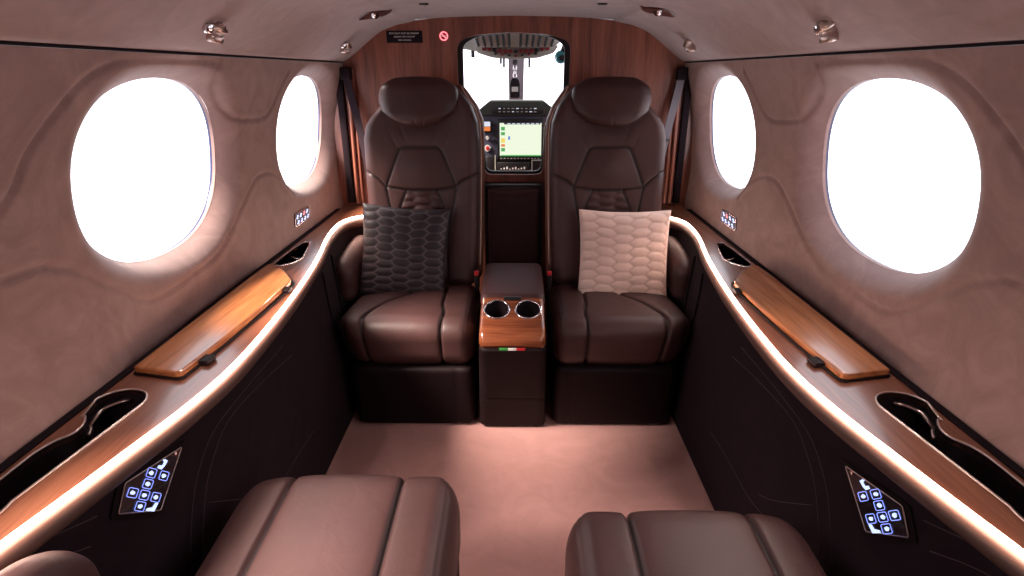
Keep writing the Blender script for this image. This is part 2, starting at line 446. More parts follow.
# ceiling: one curved shell with a slightly raised middle panel
cp = catmull(CEIL, 6)
prof = [(-x, z) for x, z in cp]+[(-.418, 1.4145), (-.405, 1.424), (-.2, 1.433), (0, 1.436)]
prof = prof+[(-x, z) for x, z in reversed(prof[:-1])]
ysl = np.linspace(Y0, Y1+.01, 30)
V = [(x, y, z) for y in ysl for x, z in prof]; K = len(prof)
F = [(i*K+k, i*K+k+1, (i+1)*K+k+1, (i+1)*K+k) for i in range(len(ysl)-1) for k in range(K-1)]
struct(mesh_obj('ceiling', V, F, M['suede_top']))
for k, s in enumerate((-1, 1)):   # dark shadow-gap strip between wall and ceiling
    struct(box('trim_%d' % (k+1), (s*.7385, (Y0+Y1)/2, 1.261), (.036, Y1-Y0, .008), M['felt']))
# floor
struct(box('floor', (0, (Y0+4.2)/2, -.02), (1.6, 4.2-Y0, .04), M['carpet']))
struct(box('wall_back', (0, Y0-.02, .72), (1.66, .04, 1.5), M['suede']))

# bulkhead
def px(s): return s
half = [(x, z) for x, z in CEIL]
outer = [(-.86, 0)]+[(-float(W(z))-.07, z) for z in (.3, .655, .8, .9, 1.0, 1.1, 1.2)]+[(-x-.004, z+.004) for x, z in CEIL]+[(-.2, 1.44)]
outer = outer+[(-x, z) for x, z in reversed(outer)]
OPEN = [(-.238, 1.10), (-.238, 1.345), (-.15, 1.365), (0, 1.376), (.15, 1.365), (.238, 1.345), (.238, 1.10), (.185, 1.055), (.135, 1.015), (.132, .79), (-.132, .79), (-.135, 1.015), (-.185, 1.055)]
OPENR = rounded(OPEN, [.03, .05, .05, .05, .05, .05, .03, .02, .03, .035, .035, .03, .02], 5)
struct(slab('wall_front', outer, lambda a, b: (a, Y1, b), (0, .03, 0), M['wood_v'], holes=[OPENR]))
# black seal around the upper doorway
inn = [(-.216, 1.07), (-.216, 1.330), (-.15, 1.362), (0, 1.375), (.15, 1.362), (.216, 1.330), (.216, 1.07), (.185, 1.03), (.14, .995), (.122, .80), (-.122, .80), (-.14, .995), (-.185, 1.03)]
big = [(x*1.2, z+(.03 if z > 1.2 else -.03)) for x, z in OPENR]
struct(slab('trim_3', big, lambda a, b: (a, Y1+.035, b), (0, .02, 0), M['black'], holes=[rounded(inn, .03, 4)]))
# dark upright channels in the bulkhead corners, with a walnut rib beside each
for k, s in enumerate((-1, 1)):
    o = struct(box('trim_%d' % (4+k), (s*.740, 2.488, .955), (.030, .022, .58), M['felt'], bev=.004))
    cyl('corner_rib', (s*.712, 2.486, .665), (s*.700, 2.486, 1.235), .008, M['wood_v'], o, seg=12)
    cyl('corner_rib', (s*.690, 2.490, .665), (s*.680, 2.490, 1.235), .006, M['wood_v'], o, seg=12)

# ------------------------------------------------------------------ side ledges
LED = [(-1.6, .60), (-.9, .60), (-.3, .62), (0.1, .66), (.40, .685), (.535, .660), (.617, .642), (.726, .620), (.856, .595), (1.0, .5815), (1.19, .5875), (1.42, .606), (1.65, .635), (1.80, .660), (1.91, .682), (2.02, .699), (2.12, .707), (2.19, .705), (2.24, .690), (2.275, .665), (2.30, .63), (2.315, .59), (2.325, .56)]
LEDC = catmull(LED, 5)
led_y = np.array([p[0] for p in LEDC]); led_x = np.array([p[1] for p in LEDC])
ZL = .645
def xled(y): return float(np.interp(y, led_y[:-1], led_x[:-1]))
def lower_x(y, z):
    xt = xled(min(y, 2.2))-.004; t = z/.632
    return .607+(xt-.607)*(t**1.6)+.010*math.sin(PI*t)*(-1 if 0 else 1)*0
def zled(x): return .648+(.655-.648)*np.clip((x-.6)/.18, 0, 1)
side_word = {-1: 'left', 1: 'right'}
near_win = {-1: 'beside the charcoal cushion', 1: 'beside the cream cushion'}
def circle(cx, cy, r, a0, a1, n): return [(cx+r*math.cos(R(a0+(a1-a0)*i/n)), cy+r*math.sin(R(a0+(a1-a0)*i/n))) for i in range(n+1)]
def build_ledge(s):
    t = thing('side_ledge', 'walnut ledge with glowing edge strip under the windows on the %s cushion side' % ('charcoal' if s < 0 else 'cream'), 'ledge', (s*.68, .6, .64))
    outer = [(.768, Y0+.1)]+[(.768, 2.49)]+[(.60, 2.49), (.56, 2.42)]+[(x+.002, y) for y, x in reversed(LEDC)]
    # remove possible duplicates
    near = circle(.724, .842, .044, 205, -25, 14)
    near = [(x, y) for x, y in circle(.723, .862, .046, 190, 10, 14)]
    near = near + [(.757, .825), (.742, .808), (.733, .785), (.735, .765), (.750, .748), (.758, .72), (.760, .60), (.762, .42), (.757, .395), (.720, .395), (.712, .42), (.702, .60), (.690, .74)]
    near = near[:15] + rounded(near[15:-1], .012, 3)
    far = rounded([(.687, 1.70), (.723, 1.885), (.748, 1.89), (.757, 1.80), (.757, 1.65), (.742, 1.628), (.715, 1.645)], [.03, .015, .01, .03, .03, .012, .03], 4)
    holes = [near, far]
    vv, F = cdt(outer, holes); bm = bmesh.new()
    top = [bm.verts.new((s*x, y, float(zled(x)))) for x, y in vv]
    for f in F: bm.faces.new([top[i] for i in f])
    r = bmesh.ops.extrude_face_region(bm, geom=list(bm.faces))
    bmesh.ops.translate(bm, vec=(0, 0, -.011), verts=[g for g in r['geom'] if isinstance(g, bmesh.types.BMVert)])
    bm_obj('ledge_top', bm, M['wood_y'], t, True, R(30))
    # led strip under the nose of the top
    tube('light_strip', [(s*(x-.002), y, ZL+.003) for y, x in LEDC], .0052, M['led'], t, seg=10, flat=1.0)
    o = tube('edge_roll', [(s*(x+.006), y, ZL-.022) for y, x in LEDC], .0185, M['roll'], t, seg=16); o['label'] = 'brown leather roll under the light strip'
    # dark strip standing in for the dark gap by the wall
    box('wall_gap_strip', (s*.777, (Y0+Y1)/2, .650), (.016, Y1-Y0-.2, .014), M['felt'], t)
    # wells
    for nm, poly, dep, lb in (('cup_recess', near, .075, 'long open cup and phone well'), ('small_recess', far, .05, 'small glossy leaf shaped well')):
        K = len(poly); V = [(s*x, y, float(zled(x))-.001) for x, y in poly]+[(s*x, y, .648-dep) for x, y in poly]
        fl, FF = cdt(poly, []); b = len(V); V += [(s*x, y, .648-dep) for x, y in fl]
        F2 = [(k, (k+1) % K, K+(k+1) % K, K+k) for k in range(K)]+[tuple(i+b for i in f) for f in FF]
        o = mesh_obj(nm, V, F2, M['black_gloss'] if nm == 'small_recess' else M['felt'], t, smooth=False); o['label'] = lb
        ro = tube('recess_rim', [(s*x, y, float(zled(x))+.0005) for x, y in poly], .0022, M['satin'] if nm == 'cup_recess' else M['chrome'], o, seg=6, closed=True)
    # divider, chrome band and sockets in the wells
    tube('recess_divider', [(s*.698, 1.745, .640), (s*.72, 1.735, .642), (s*.745, 1.75, .645)], .003, M['chrome'], t, seg=6)
    for k in range(3): cyl('socket', (s*(.728+.008*k), 1.675-.004*k+.012*k, .630), (s*(.728+.008*k), 1.675-.004*k+.012*k, .642), .0045, M['chrome'], t, seg=12)
    tube('inner_band', [(s*(x-.0025), y, .630) for x, y in near[9:24]], .0045, M['satin'], t, seg=6)
    # fold-out table lid
    lid = rounded([(.757, .965), (.757, 1.50), (.753, 1.60), (.742, 1.605), (.690, 1.56), (.632, 1.475), (.634, 1.30), (.642, 1.10), (.655, .955), (.665, .950)], [.004, .02, .01, .01, .03, .02, .05, .05, .01, .004], 4)
    o = slab('table_lid', lid, lambda a, b: (s*a, b, float(zled(a))+.001), (0, 0, .016), M['wood_lid'], t, bev=.004); o['label'] = 'lighter orange walnut lid of the fold-out table'
    slab('lid_base', [((x-.705)*1.06+.703, (y-1.28)*1.015+1.28) for x, y in lid], lambda a, b: (s*min(a, .767), b, float(zled(a))+.0002), (0, 0, .004), M['leather_dark'], t)
    for yy in (1.02, 1.42):
        x0 = .637 if yy < 1.3 else .626
        box('lid_latch', (s*(x0+.004), yy, .656), (.026, .030, .010), M['leather_dark'], t, rot=Euler((0, 0, s*R(6 if yy < 1.3 else -4))), bev=.002)
    # dark suede facing below
    ysn = np.array([y for y, x in LEDC]); zs = np.linspace(0, 1, 14)
    V = []
    for (y, x) in LEDC:
        for q in zs:
            zz = .634*q; xb = .607 if y < 2.2 else min(.607, x)
            V.append((s*(xb+(x+.002-xb)*q**1.6), y, zz))
    K = len(zs); F = [(i*K+k, i*K+k+1, (i+1)*K+k+1, (i+1)*K+k) for i in range(len(LEDC)-1) for k in range(K-1)]
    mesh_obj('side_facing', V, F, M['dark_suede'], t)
    return t
ledges = {s: build_ledge(s) for s in (-1, 1)}
def lowpt(s, y, z, off=.0):
    x = xled(y); q = max(0, z/.634); return (s*(.607+(x+.002-.607)*q**1.6-off), y, z)
# stitching on the facings (y, z pairs measured on the facing)
ST = [[(1.33, .50), (1.147, .533), (.98, .545), (.90, .50), (.853, .434), (.80, .30)],
      [(1.28, .555), (1.076, .568), (.93, .557), (.86, .51), (.816, .442), (.77, .32)],
      [(1.40, .20), (1.263, .213), (1.111, .216), (1.02, .24)], [(1.06, .27), (.998, .309), (.863, .42)],
      [(.30, .60), (.46, .605), (.56, .585), (.63, .55)], [(.30, .63), (.46, .632), (.58, .610), (.655, .585)]]
for s in (-1, 1):
    tubes('stitching', [[lowpt(s, y, z, .0004) for y, z in catmull(l, 6)] for l in ST], .0008, M['thread'], ledges[s], 5)

for s in (-1, 1):
    o = tube('niche_trim', [lowpt(s, y, z, .004) for y, z in catmull([(1.955, .585), (1.935, .55), (1.90, .46), (1.87, .36), (1.83, .28)], 6)], .0045, M['leather_dark'], ledges[s], 8)
    tube('niche_trim', [lowpt(s, y, z, .003) for y, z in catmull([(1.76, .585), (1.74, .50), (1.745, .42), (1.80, .33), (1.83, .28)], 6)], .003, M['leather_dark'], ledges[s], 8)
# ------------------------------------------------------------------ lit control panels set into the facings
def build_control(s):
    o_ = 0.0 if s < 0 else -.020
    def sh(p): return (p[0]+o_, p[1]+o_)
    A, B, C_, D_ = sh((.824, .585)), sh((.749, .508)), sh((.680, .565)), sh((.707, .603))
    SCREW = sh((.806, .584)); IX = (.0148, -.0172); IY = (.0112, .0112)
    ICONS = [(.776, .584, 'seat'), (.753, .585, 'b'), (.773, .562, 'b'), (.741, .572, 'b'), (.712, .579, 'b'), (.729, .559, 'b'), (.747, .538, 'b'), (.716, .547, 'b'), (.735, .528, 'foot')]
    ICONS = [(*sh(i[:2]), i[2]) for i in ICONS]
    t = thing('control_panel', 'triangular black touch panel with lit blue white seat icons on the %s facing' % ('left' if s < 0 else 'right'), 'control panel', lowpt(s, .74, .56))
    def P(y, z, off): return lowpt(s, y, z, off)
    def plate(name, poly, o0, o1, mat, par):
        vv, F = cdt(poly, []); bm = bmesh.new()
        a = [bm.verts.new(P(y, z, o1)) for y, z in vv]
        for f in F: bm.faces.new([a[i] for i in f])
        r = bmesh.ops.extrude_face_region(bm, geom=list(bm.faces))
        nv = [g for g in r['geom'] if isinstance(g, bmesh.types.BMVert)]
        bmesh.ops.translate(bm, vec=(s*(o1-o0), 0, 0), verts=nv)
        return bm_obj(name, bm, mat, par, False)
    cen = Vector(((A[0]+B[0]+C_[0]+D_[0])/4, (A[1]+B[1]+C_[1]+D_[1])/4))
    def grow(poly, k): return [tuple(cen+(Vector(p)-cen)*k) for p in poly]
    poly = [A, B, C_, D_]
    bez = rounded(grow(poly, 1.22), .008, 4)
    plate('bezel', bez, -.001, .0035, M['leather_dark'], t)
    gl = rounded(poly, .004, 4)
    g = plate('glass_plate', gl, .003, .0055, M['black_gloss'], t)
    tube('chrome_edge', [P(y, z, .0055) for y, z in gl], .0011, M['satin'], t, 6, True)
    cyl('screw', P(*SCREW, .005), P(*SCREW, .0075), .003, M['chrome'], t, seg=12)
    ex, ey = Vector(IX), Vector(IY)
    def Q(o, u, v): c = Vector(o)+ex*u+ey*v; return (c.x, c.y)
    for (oy, oz, kind) in ICONS:
        if kind == 'b':
            b = tube('button', [P(*Q((oy, oz), u, v), .0065) for u, v in rounded([(-.45, -.45), (.45, -.45), (.45, .45), (-.45, .45)], .15, 3)], .0006, M['icon_ring'], t, 5, True)
            plate('icon', [Q((oy, oz), u*random.uniform(.8, 1.15), v*random.uniform(.8, 1.15)) for u, v in circle(0, 0, .22, 0, 324, 9)], .0058, .0066, M['icon'], b)
        elif kind == 'seat':
            plate('icon', [Q((oy, oz), u, v) for u, v in [(-.35, -.45), (.1, -.5), (.3, -.1), (.42, .5), (.1, .6), (-.1, .45), (.12, .3), (.05, -.1), (-.3, -.15)]], .0058, .0066, M['icon'], t)
        else:
            plate('icon', [Q((oy, oz), u, v) for u, v in [(-.5, -.45), (.35, -.4), (.5, .5), (.2, .45), (.05, -.02), (-.45, -.2)]], .0058, .0066, M['icon'], t)
for s in (-1, 1): build_control(s)

# ------------------------------------------------------------------ small lit switch plates on the walls
def build_switch(s):
    y0 = 2.005 if s < 0 else 1.965
    t = thing('switch_plate', 'small lit white icon switch plate on the wall under the %s far window' % side_word[s], 'switch', (s*.79, y0, .718))
    xx = lambda z: float(skin(z))
    def q(a, b, off): z = .718+b; return (s*(xx(z)-off), y0+a, z)
    poly = rounded([(-.078, -.019), (-.062, .023), (.078, .023), (.070, -.019)], .008, 4)
    def plate(name, poly, o0, o1, mat):
        vv, F = cdt(poly, []); bm = bmesh.new(); a = [bm.verts.new(q(y, z, o1)) for y, z in vv]
        for f in F: bm.faces.new([a[i] for i in f])
        r = bmesh.ops.extrude_face_region(bm, geom=list(bm.faces))
        bmesh.ops.translate(bm, vec=(s*(o1-o0), 0, 0), verts=[g for g in r['geom'] if isinstance(g, bmesh.types.BMVert)])
        return bm_obj(name, bm, mat, t)
    plate('plate', poly, -.002, .004, M['panel'])
    tube('chrome_edge', [q(a, b, .004) for a, b in poly], .0016, M['chrome'], t, 6, True)
    for k, a in enumerate((-.045, -.012, .022, .052)):
        for b in (-.009, .010):
            m = M['icon_red'] if (b > 0 and k == 2) else M['icon']
            plate('icon', [(a+u*.011, b+v*.006) for u, v in [(-1, -1), (.4, -1), (.2, -.1), (1, .2), (.8, 1), (-.3, .9), (-.1, .1), (-1, -.2)]], .0035, .0052, m)
build_switch(-1); build_switch(1)

# ------------------------------------------------------------------ seats
def build_seat(label, cx, y0, face, out, variant, back=True):
    """y0: y of the cushion front. face=-1 looks aft (to the camera), +1 looks forward. out: side (+1/-1) nearest the wall"""
    t = thing('cabin_seat', label, 'seat', (cx, y0, 0))
    f = face   # +y_local points backwards from cushion front: world y = y0 - f*ly
    def place(Q, c):
        Q = Q+np.array(c); X = Q.copy(); X[:, 0] = cx+out*Q[:, 0]; X[:, 1] = y0-f*Q[:, 1]; return X
    # local x: + is outboard.  cushion half width .235, depth .50
    hw = .232; cd = .25 if variant == 'fwd' else .32          # half depth of the cushion
    def rec(z): return 0.0 if variant == 'fwd' else .13+.62*np.clip(z-.42, 0, 1)   # the rear seats are reclined
    if variant == 'fwd': s_in, s_out = -.115, .12
    else: s_in, s_out = -.112, .115
    seam1 = [(s_in, -.3), (s_in, .0), (s_in-.004, .12), (s_in+.012, .22), (s_in+.02, .5)]
    seam2 = [(s_out+.015, -.3), (s_out+.015, .0), (s_out+.008, .10), (s_out-.03, .22), (s_out-.09, .33), (s_out-.10, .5)]
    if variant != 'fwd': seam2 = [(s_out, -.3), (s_out, .05), (s_out, .5)]; seam1 = [(s_in, -.3), (s_in, .5)]
    s1, s2 = catmull(seam1, 5), catmull(seam2, 5)
    def dispc(Q, Nn):
        x = Q[:, 0]; y = Q[:, 1]+cd   # local depth from the front
        d = np.minimum(pdist(x, y, s1), pdist(x, y, s2))
        upf = np.clip(np.maximum(Nn[:, 2], -Nn[:, 1])*1.6, 0, 1)
        g = (groove(d, .014, .0035, .020)-.004*np.exp(-(d/.005)**2))*upf
        # horizontal piping seam under the roll
        g += groove(np.abs(Q[:, 2]+.075), .004, .003)*np.clip(-Nn[:, 1], 0, 1)
        # double stitch near the inboard edge
        g += -.0012*np.exp(-((x+hw-.034)/.003)**2)*np.clip(Nn[:, 2]*2, 0, 1)-.0012*np.exp(-((x+hw-.024)/.003)**2)*np.clip(Nn[:, 2]*2, 0, 1)
        g += .006*np.cos(np.clip(x/hw, -1, 1)*PI/2)*np.clip(Nn[:, 2], 0, 1)
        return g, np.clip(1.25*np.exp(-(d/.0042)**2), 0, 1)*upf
    def warpc(Q):
        Q = Q.copy(); x, y, z = Q[:, 0], Q[:, 1], Q[:, 2]
        yy = (y+cd)/(2*cd)
        top = np.clip((z+.1)/.2, 0, 1)
        Q[:, 1] = y-(1-top)*(-.035)*(1-np.clip(yy, 0, 1))            # tuck the lower front back
        Q[:, 2] = z-(.030*np.clip(yy, 0, 1)**1.2)*top+.0
        if variant == 'fwd':
            o = np.clip(x/hw, 0, 1)
            Q[:, 0] = x+.052*o*top*np.sin(np.clip(yy, 0, 1)*PI*.6+.75)*(1-.45*np.clip(yy, 0, 1))
            Q[:, 1] += .06*np.clip((o-.45)/.55, 0, 1)**2*(1-np.clip(yy, 0, 1))
            Q[:, 2] -= .022*np.clip((o-.3)/.7, 0, 1)**2*top
        else:
            o = np.clip(x/hw, 0, 1)
            Q[:, 2] -= .02*np.clip((o-.4)/.6, 0, 1)**2*top
            Q[:, 1] += .02*np.clip((o-.5)/.5, 0, 1)**2*(1-np.clip(yy, 0, 1))
        return place(Q, (0, cd, .345))
    pad('seat_cushion', (hw, cd, .10), (.055, .085, .078), .0048, M['leather'], t, dispc, warpc, attr=True)
    # base skirt
    def dispb(Q, Nn):
        d = np.abs(Q[:, 0]+.155); g = groove(d, .006, .003, .006)*np.clip(-Nn[:, 1], 0, 1)
        return g
    def warpb(Q):
        Q = Q.copy(); zz = (Q[:, 2]+.125)/.25; Q[:, 1] += (1-zz)*.028; return place(Q, (-.005, .27, .132))
    pad('base_skirt', (.218, .235, .130), (.035, .035, .020), .010, M['leather_dark'], t, dispb, warpb)
    # backrest: front face looks to -y local
    Z0, Z1 = .40, 1.165; zc = (Z0+Z1)/2; hz = (Z1-Z0)/2; bw = .225
    def zz(w): return w-zc
    trap = [(-.136, .785), (-.135, .800), (-.085, .925), (-.076, .942), (-.060, .950), (.066, .950), (.082, .942), (.091, .925), (.141, .800), (.142, .785)]
    lines = [trap, [(-.137, .80), (-.06, .787), (.06, .787), (.142, .80)],
             [(-.24, .845), (-.20, .843), (-.165, .825), (-.135, .80)], [(.24, .858), (.205, .853), (.17, .832), (.142, .80)],
             [(-.135, .80), (-.128, .75), (-.112, .68), (-.10, .55), (-.10, .42)], [(.142, .80), (.135, .75), (.12, .68), (.105, .55), (.105, .42)]]
    inner = [[(-.060, .787), (-.085, .72), (-.105, .66)], [(.062, .787), (.09, .72), (.108, .66)]]
    def dispk(Q, Nn):
        x = Q[:, 0]; z = Q[:, 2]+zc; fr = np.clip(-Nn[:, 1]*1.5, 0, 1)
        g = np.zeros(len(x))
        d = np.full(len(x), 1e9)
        for l in lines: d = np.minimum(d, pdist(x, z, l))
        g += groove(d, .010, .0030, .014)*fr
        d2 = np.full(len(x), 1e9)
        for l in inner: d2 = np.minimum(d2, pdist(x, z, l))
        g += groove(d2, .008, .003, .010)*fr
        # quilted middle
        hwid = np.interp(z, [.55, .72, .787], [.105, .088, .060])
        inside = (np.abs(x) < hwid-.004) & (z < .782) & (z > .5)
        hd = hexdist(x, z, .031, .066)
        g += np.where(inside, .008*(np.clip(hd/.010, 0, 1)**.6)-.007, 0)*fr
        # shoulders puff, lumbar dip, wrinkles under the headrest
        g += .010*np.exp(-((z-.87)/.05)**2)*np.exp(-(x/.07)**2)*fr
        g += -.012*np.exp(-((z-1.04)/.035)**2)*np.exp(-(x/.11)**2)*fr
        for k, xx in enumerate((-.10, .07, .10, -.06)):
            zz_ = np.array([.975, 1.0, .965, 1.0][k]); g += -.0018*np.exp(-((x-xx-.5*(z-zz_)*(1 if xx > 0 else -1))/.006)**2)*np.exp(-((z-zz_)/.035)**2)*fr
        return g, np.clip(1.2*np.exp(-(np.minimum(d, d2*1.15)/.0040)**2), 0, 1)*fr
    def warpk(Q):
        Q = Q.copy(); x, y, z = Q[:, 0], Q[:, 1], Q[:, 2]; u = (z+hz)/(2*hz)
        W_ = np.interp(z+zc, [.40, .6, .85, .98, 1.04, 1.09, 1.125, 1.15, 1.165], [.93, .97, 1.0, 1.0, .975, .88, .76, .68, .62])
        Wo = np.interp(z+zc, [.40, .6, .85, .98, 1.03, 1.06, 1.09, 1.12, 1.165], [.93, .97, 1.0, 1.0, .95, .86, .73, .62, .50])
        Q[:, 0] = x*np.where(x > 0, Wo, W_)
        # inboard shoulder a little higher
        Q[:, 2] = z+.02*np.clip(-x/bw, 0, 1)*np.clip((u-.8)/.2, 0, 1)
        Q[:, 1] = y+.17*u-.05*u*u+(.012*(np.abs(x)/bw)**2*-1)*(y < 0)+rec(z+zc)
        return place(Q, (0, .425+.075, zc))
    bk = pad('backrest', (bw, .06, hz), (.042, .045, .05), .0048, M['leather'], t, dispk, warpk, attr=True)
    # shell behind the backrest with pale piping along its edge
    def warps(Q):
        Q = Q.copy(); x, y, z = Q[:, 0], Q[:, 1], Q[:, 2]; u = np.clip((z+hz)/(2*hz), 0, 1)
        W_ = np.interp(z+zc, [.40, .6, .85, .98, 1.04, 1.09, 1.125, 1.15, 1.18], [.95, .98, 1.0, 1.0, .985, .90, .79, .72, .66])
        Wo = np.interp(z+zc, [.40, .6, .85, .98, 1.03, 1.06, 1.09, 1.12, 1.165], [.93, .97, .98, .98, .94, .86, .74, .63, .50])
        Q[:, 0] = x*np.where(x > 0, Wo, W_); Q[:, 1] = y+.17*u-.05*u*u+rec(z+zc); return place(Q, (-.006, .425+.142, zc+.004))
    pad('back_shell', (bw+.010, .035, hz+.008), (.03, .03, .04), .012, M['shell'], t, None, warps)
    pts = []
    for zq in np.linspace(.47, 1.168, 40):
        Wq = np.interp(zq, [.40, .6, .85, .98, 1.04, 1.09, 1.125, 1.15, 1.18], [.95, .98, 1.0, 1.0, .985, .90, .79, .72, .66])
        u = (zq-Z0)/(2*hz); pts.append((cx+out*(-(bw+.002)*Wq-.002), y0-f*(.5+.018+.17*u-.05*u*u+float(rec(zq))), zq))
    o = tube('piping', pts, .0034, M['piping'], t, 8); o['label'] = 'pale tan piping down the aisle side edge'
    # headrest
    def disph(Q, Nn):
        x = Q[:, 0]; z = Q[:, 2]; fr = np.clip(-Nn[:, 1]*1.5, 0, 1)
        g = .006*np.exp(-(x/.09)**2)*fr
        for xx in ((-.03, .012) if out < 0 else (.0,)): g += -.0035*np.exp(-((x-xx)/.004)**2)*np.clip((-.045-z)/.03, 0, 1)*fr
        return g
    def warph(Q):
        Q = Q.copy(); x, y, z = Q[:, 0], Q[:, 1], Q[:, 2]; v = z/.0875
        Wd = np.interp(v, [-1, -.8, -.5, 0, .3, .7, 1], [.58, .76, .92, 1.0, 1.0, .95, .84])
        Q[:, 0] = x*Wd
        Q[:, 2] = z-.012*(x/.155)**2*(v > 0)*v+.028*(x/.155)**2*np.clip(-v, 0, 1)
        Q[:, 1] = y+.02*v-.02*(1-(x/.155)**2)+.015+rec(z+1.118)
        return place(Q, (.0, .548, 1.118))
    pad('headrest', (.151, .052, .0875), (.06, .045, .045), .005, M['leather'], t, disph, warph)
    # outboard armrest pad
    def warpa(Q):
        Q = Q.copy(); x, y, z = Q[:, 0], Q[:, 1], Q[:, 2]; u = (y+.17)/.34
        Q[:, 2] = z-.035*np.clip(1-u, 0, 1.2)**2
        return place(Q, (.283, .46, .50) if variant == 'fwd' else (.276, .562, .562))
    pad('armrest_pad', (.042, .17, .085) if variant == 'fwd' else (.048, .19, .11), (.038, .06, .05) if variant == 'fwd' else (.045, .10, .09), .010, M['leather'], t, lambda Q, Nn: groove(np.abs(Q[:, 2]-.012*np.sin(Q[:, 1]*12)), .004, .003, .006)*np.clip(np.abs(Nn[:, 1])+np.abs(Nn[:, 0]), 0, 1), warpa)
    return t
seatL = build_seat('dark brown leather seat facing the camera behind the charcoal quilted cushion', -.359, 1.645, -1, -1, 'fwd')
seatR = build_seat('dark brown leather seat facing the camera behind the cream quilted cushion', .371, 1.645, -1, 1, 'fwd')
aftL = build_seat('brown leather seat at the bottom left, its cushion front nearer the rear seat bases', -.334, .965, 1, -1, 'aft')
aftR = build_seat('brown leather seat at the bottom right, cut off by the photo edge', .337, .868, 1, 1, 'aft')

# ------------------------------------------------------------------ cushions
def build_cushion(name, label, mat, c, hw, hh, tz, rot, row, col, depth, raised, seed):
    n = 110; u = np.linspace(-1, 1, n); U, Vv = np.meshgrid(u, u, indexing='ij')
    # ease grid to keep the edge round
    U = np.sign(U)*(1-(1-np.abs(U))**1.15); Vv = np.sign(Vv)*(1-(1-np.abs(Vv))**1.15)
    X = hw*U*(1-.055*np.cos(Vv*PI/2)); Z = hh*Vv*(1-.055*np.cos(U*PI/2))
    T = tz*(np.clip((1-U**2)*(1-Vv**2), 0, 1))**.42
    hd = hexdist(hw*U+.01+.002*np.sin(8*Vv), hh*Vv+.004*np.sin(5*U+seed), row, col)
    mask = np.clip((1-np.maximum(np.abs(U), np.abs(Vv)))/.06, 0, 1)
    ln = np.exp(-(hd/.0022)**2)*mask
    g = depth*(np.clip(hd/.012, 0, 1)**.6)*mask
    Yf = -T-g; Yb = T
    V = np.concatenate([np.stack([X, Yf, Z], -1).reshape(-1, 3), np.stack([X, Yb, Z], -1).reshape(-1, 3)])
    idx = np.arange(n*n).reshape(n, n)
    F = [(idx[i, j], idx[i+1, j], idx[i+1, j+1], idx[i, j+1]) for i in range(n-1) for j in range(n-1)]
    F += [(n*n+idx[i, j], n*n+idx[i, j+1], n*n+idx[i+1, j+1], n*n+idx[i+1, j]) for i in range(n-1) for j in range(n-1)]
    me = bpy.data.meshes.new(name); me.from_pydata(V.tolist(), [], [tuple(int(a) for a in f) for f in F])
    a = me.attributes.new('groove', 'FLOAT', 'POINT'); a.data.foreach_set('value', np.concatenate([ln.ravel(), ln.ravel()]).astype(np.float32))
    bm = bmesh.new(); bm.from_mesh(me); bmesh.ops.remove_doubles(bm, verts=bm.verts, dist=1e-5); bmesh.ops.recalc_face_normals(bm, faces=bm.faces); bm.to_mesh(me); bm.free()
    me.materials.append(mat); me.polygons.foreach_set('use_smooth', [True]*len(me.polygons))
    o = bpy.data.objects.new(name, me); COL.objects.link(o); o.location = c; o.rotation_euler = rot
    return tag(o, label, 'cushion')
build_cushion('throw_cushion', 'dark charcoal square cushion quilted in hexagons propped on the seat', M['pillow_dark'], (-.420, 2.035, .568), .168, .180, .045, (R(-14), R(5), R(3)), .0335, .063, .004, True, 1)
build_cushion('throw_cushion', 'cream pale pink square cushion quilted in hexagons propped on the seat', M['pillow_light'], (.428, 2.035, .557), .176, .178, .05, (R(-14), R(0), R(-2)), .0375, .068, .0045, False, 2)

# ------------------------------------------------------------------ centre console
con = thing('centre_console', 'leather and walnut console box with two cup holders between the two seats', 'console', (0, 1.70, 0))
def warpcb(Q):
    Q = Q.copy(); zz = np.clip((Q[:, 2]+.195)/.39, 0, 1); yy = np.clip((.34-Q[:, 1])/.68, 0, 1)
    Q[:, 1] -= (.125*zz)*yy; Q[:, 0] *= (1-.10*zz); return Q+np.array([0, 2.04, .197])
pad('console_body', (.122, .34, .195), (.03, .03, .012), .008, M['leather_dark'], con, lambda Q, Nn: groove(np.abs(Q[:, 2]+.04), .004, .003, .006)*np.clip(-Nn[:, 1], 0, 1), warpcb)
cap_prof = [(1.742, .501), (1.62, .452), (1.598, .440), (1.583, .422), (1.580, .400), (1.59, .386), (1.742, .386)]
bm = bmesh.new(); vsA = [bm.verts.new((-.108, y, z)) for y, z in cap_prof]; bm.faces.new(vsA)
r = bmesh.ops.extrude_face_region(bm, geom=list(bm.faces)); bmesh.ops.translate(bm, vec=(.216, 0, 0), verts=[g for g in r['geom'] if isinstance(g, bmesh.types.BMVert)])
bmesh.ops.recalc_face_normals(bm, faces=bm.faces)
es = [e for e in bm.edges if (abs(e.verts[0].co.x-e.verts[1].co.x) < 1e-5 and min(e.verts[0].co.y, e.verts[1].co.y) < 1.73) ]
bmesh.ops.bevel(bm, geom=es, offset=.016, segments=4, affect='EDGES', profile=.5)
cap = bm_obj('cup_holder_top', bm, M['wood_x'], con, True, R(35)); cap['label'] = 'glossy walnut top holding two cups'
nrm = Vector((0, -math.sin(R(22)), math.cos(R(22)))); cups = []
for sx in (-.052, .052):
    c = Vector((sx, 1.690, .4805))
    k = cyl('cutter', c-nrm*.07, c+nrm*.04, .041, M['black'], None, seg=40); cups.append((k, c))
cap.parent = None; cap.location = (0, 0, 0)
cut(cap, [k for k, c in cups]); local(cap, con)
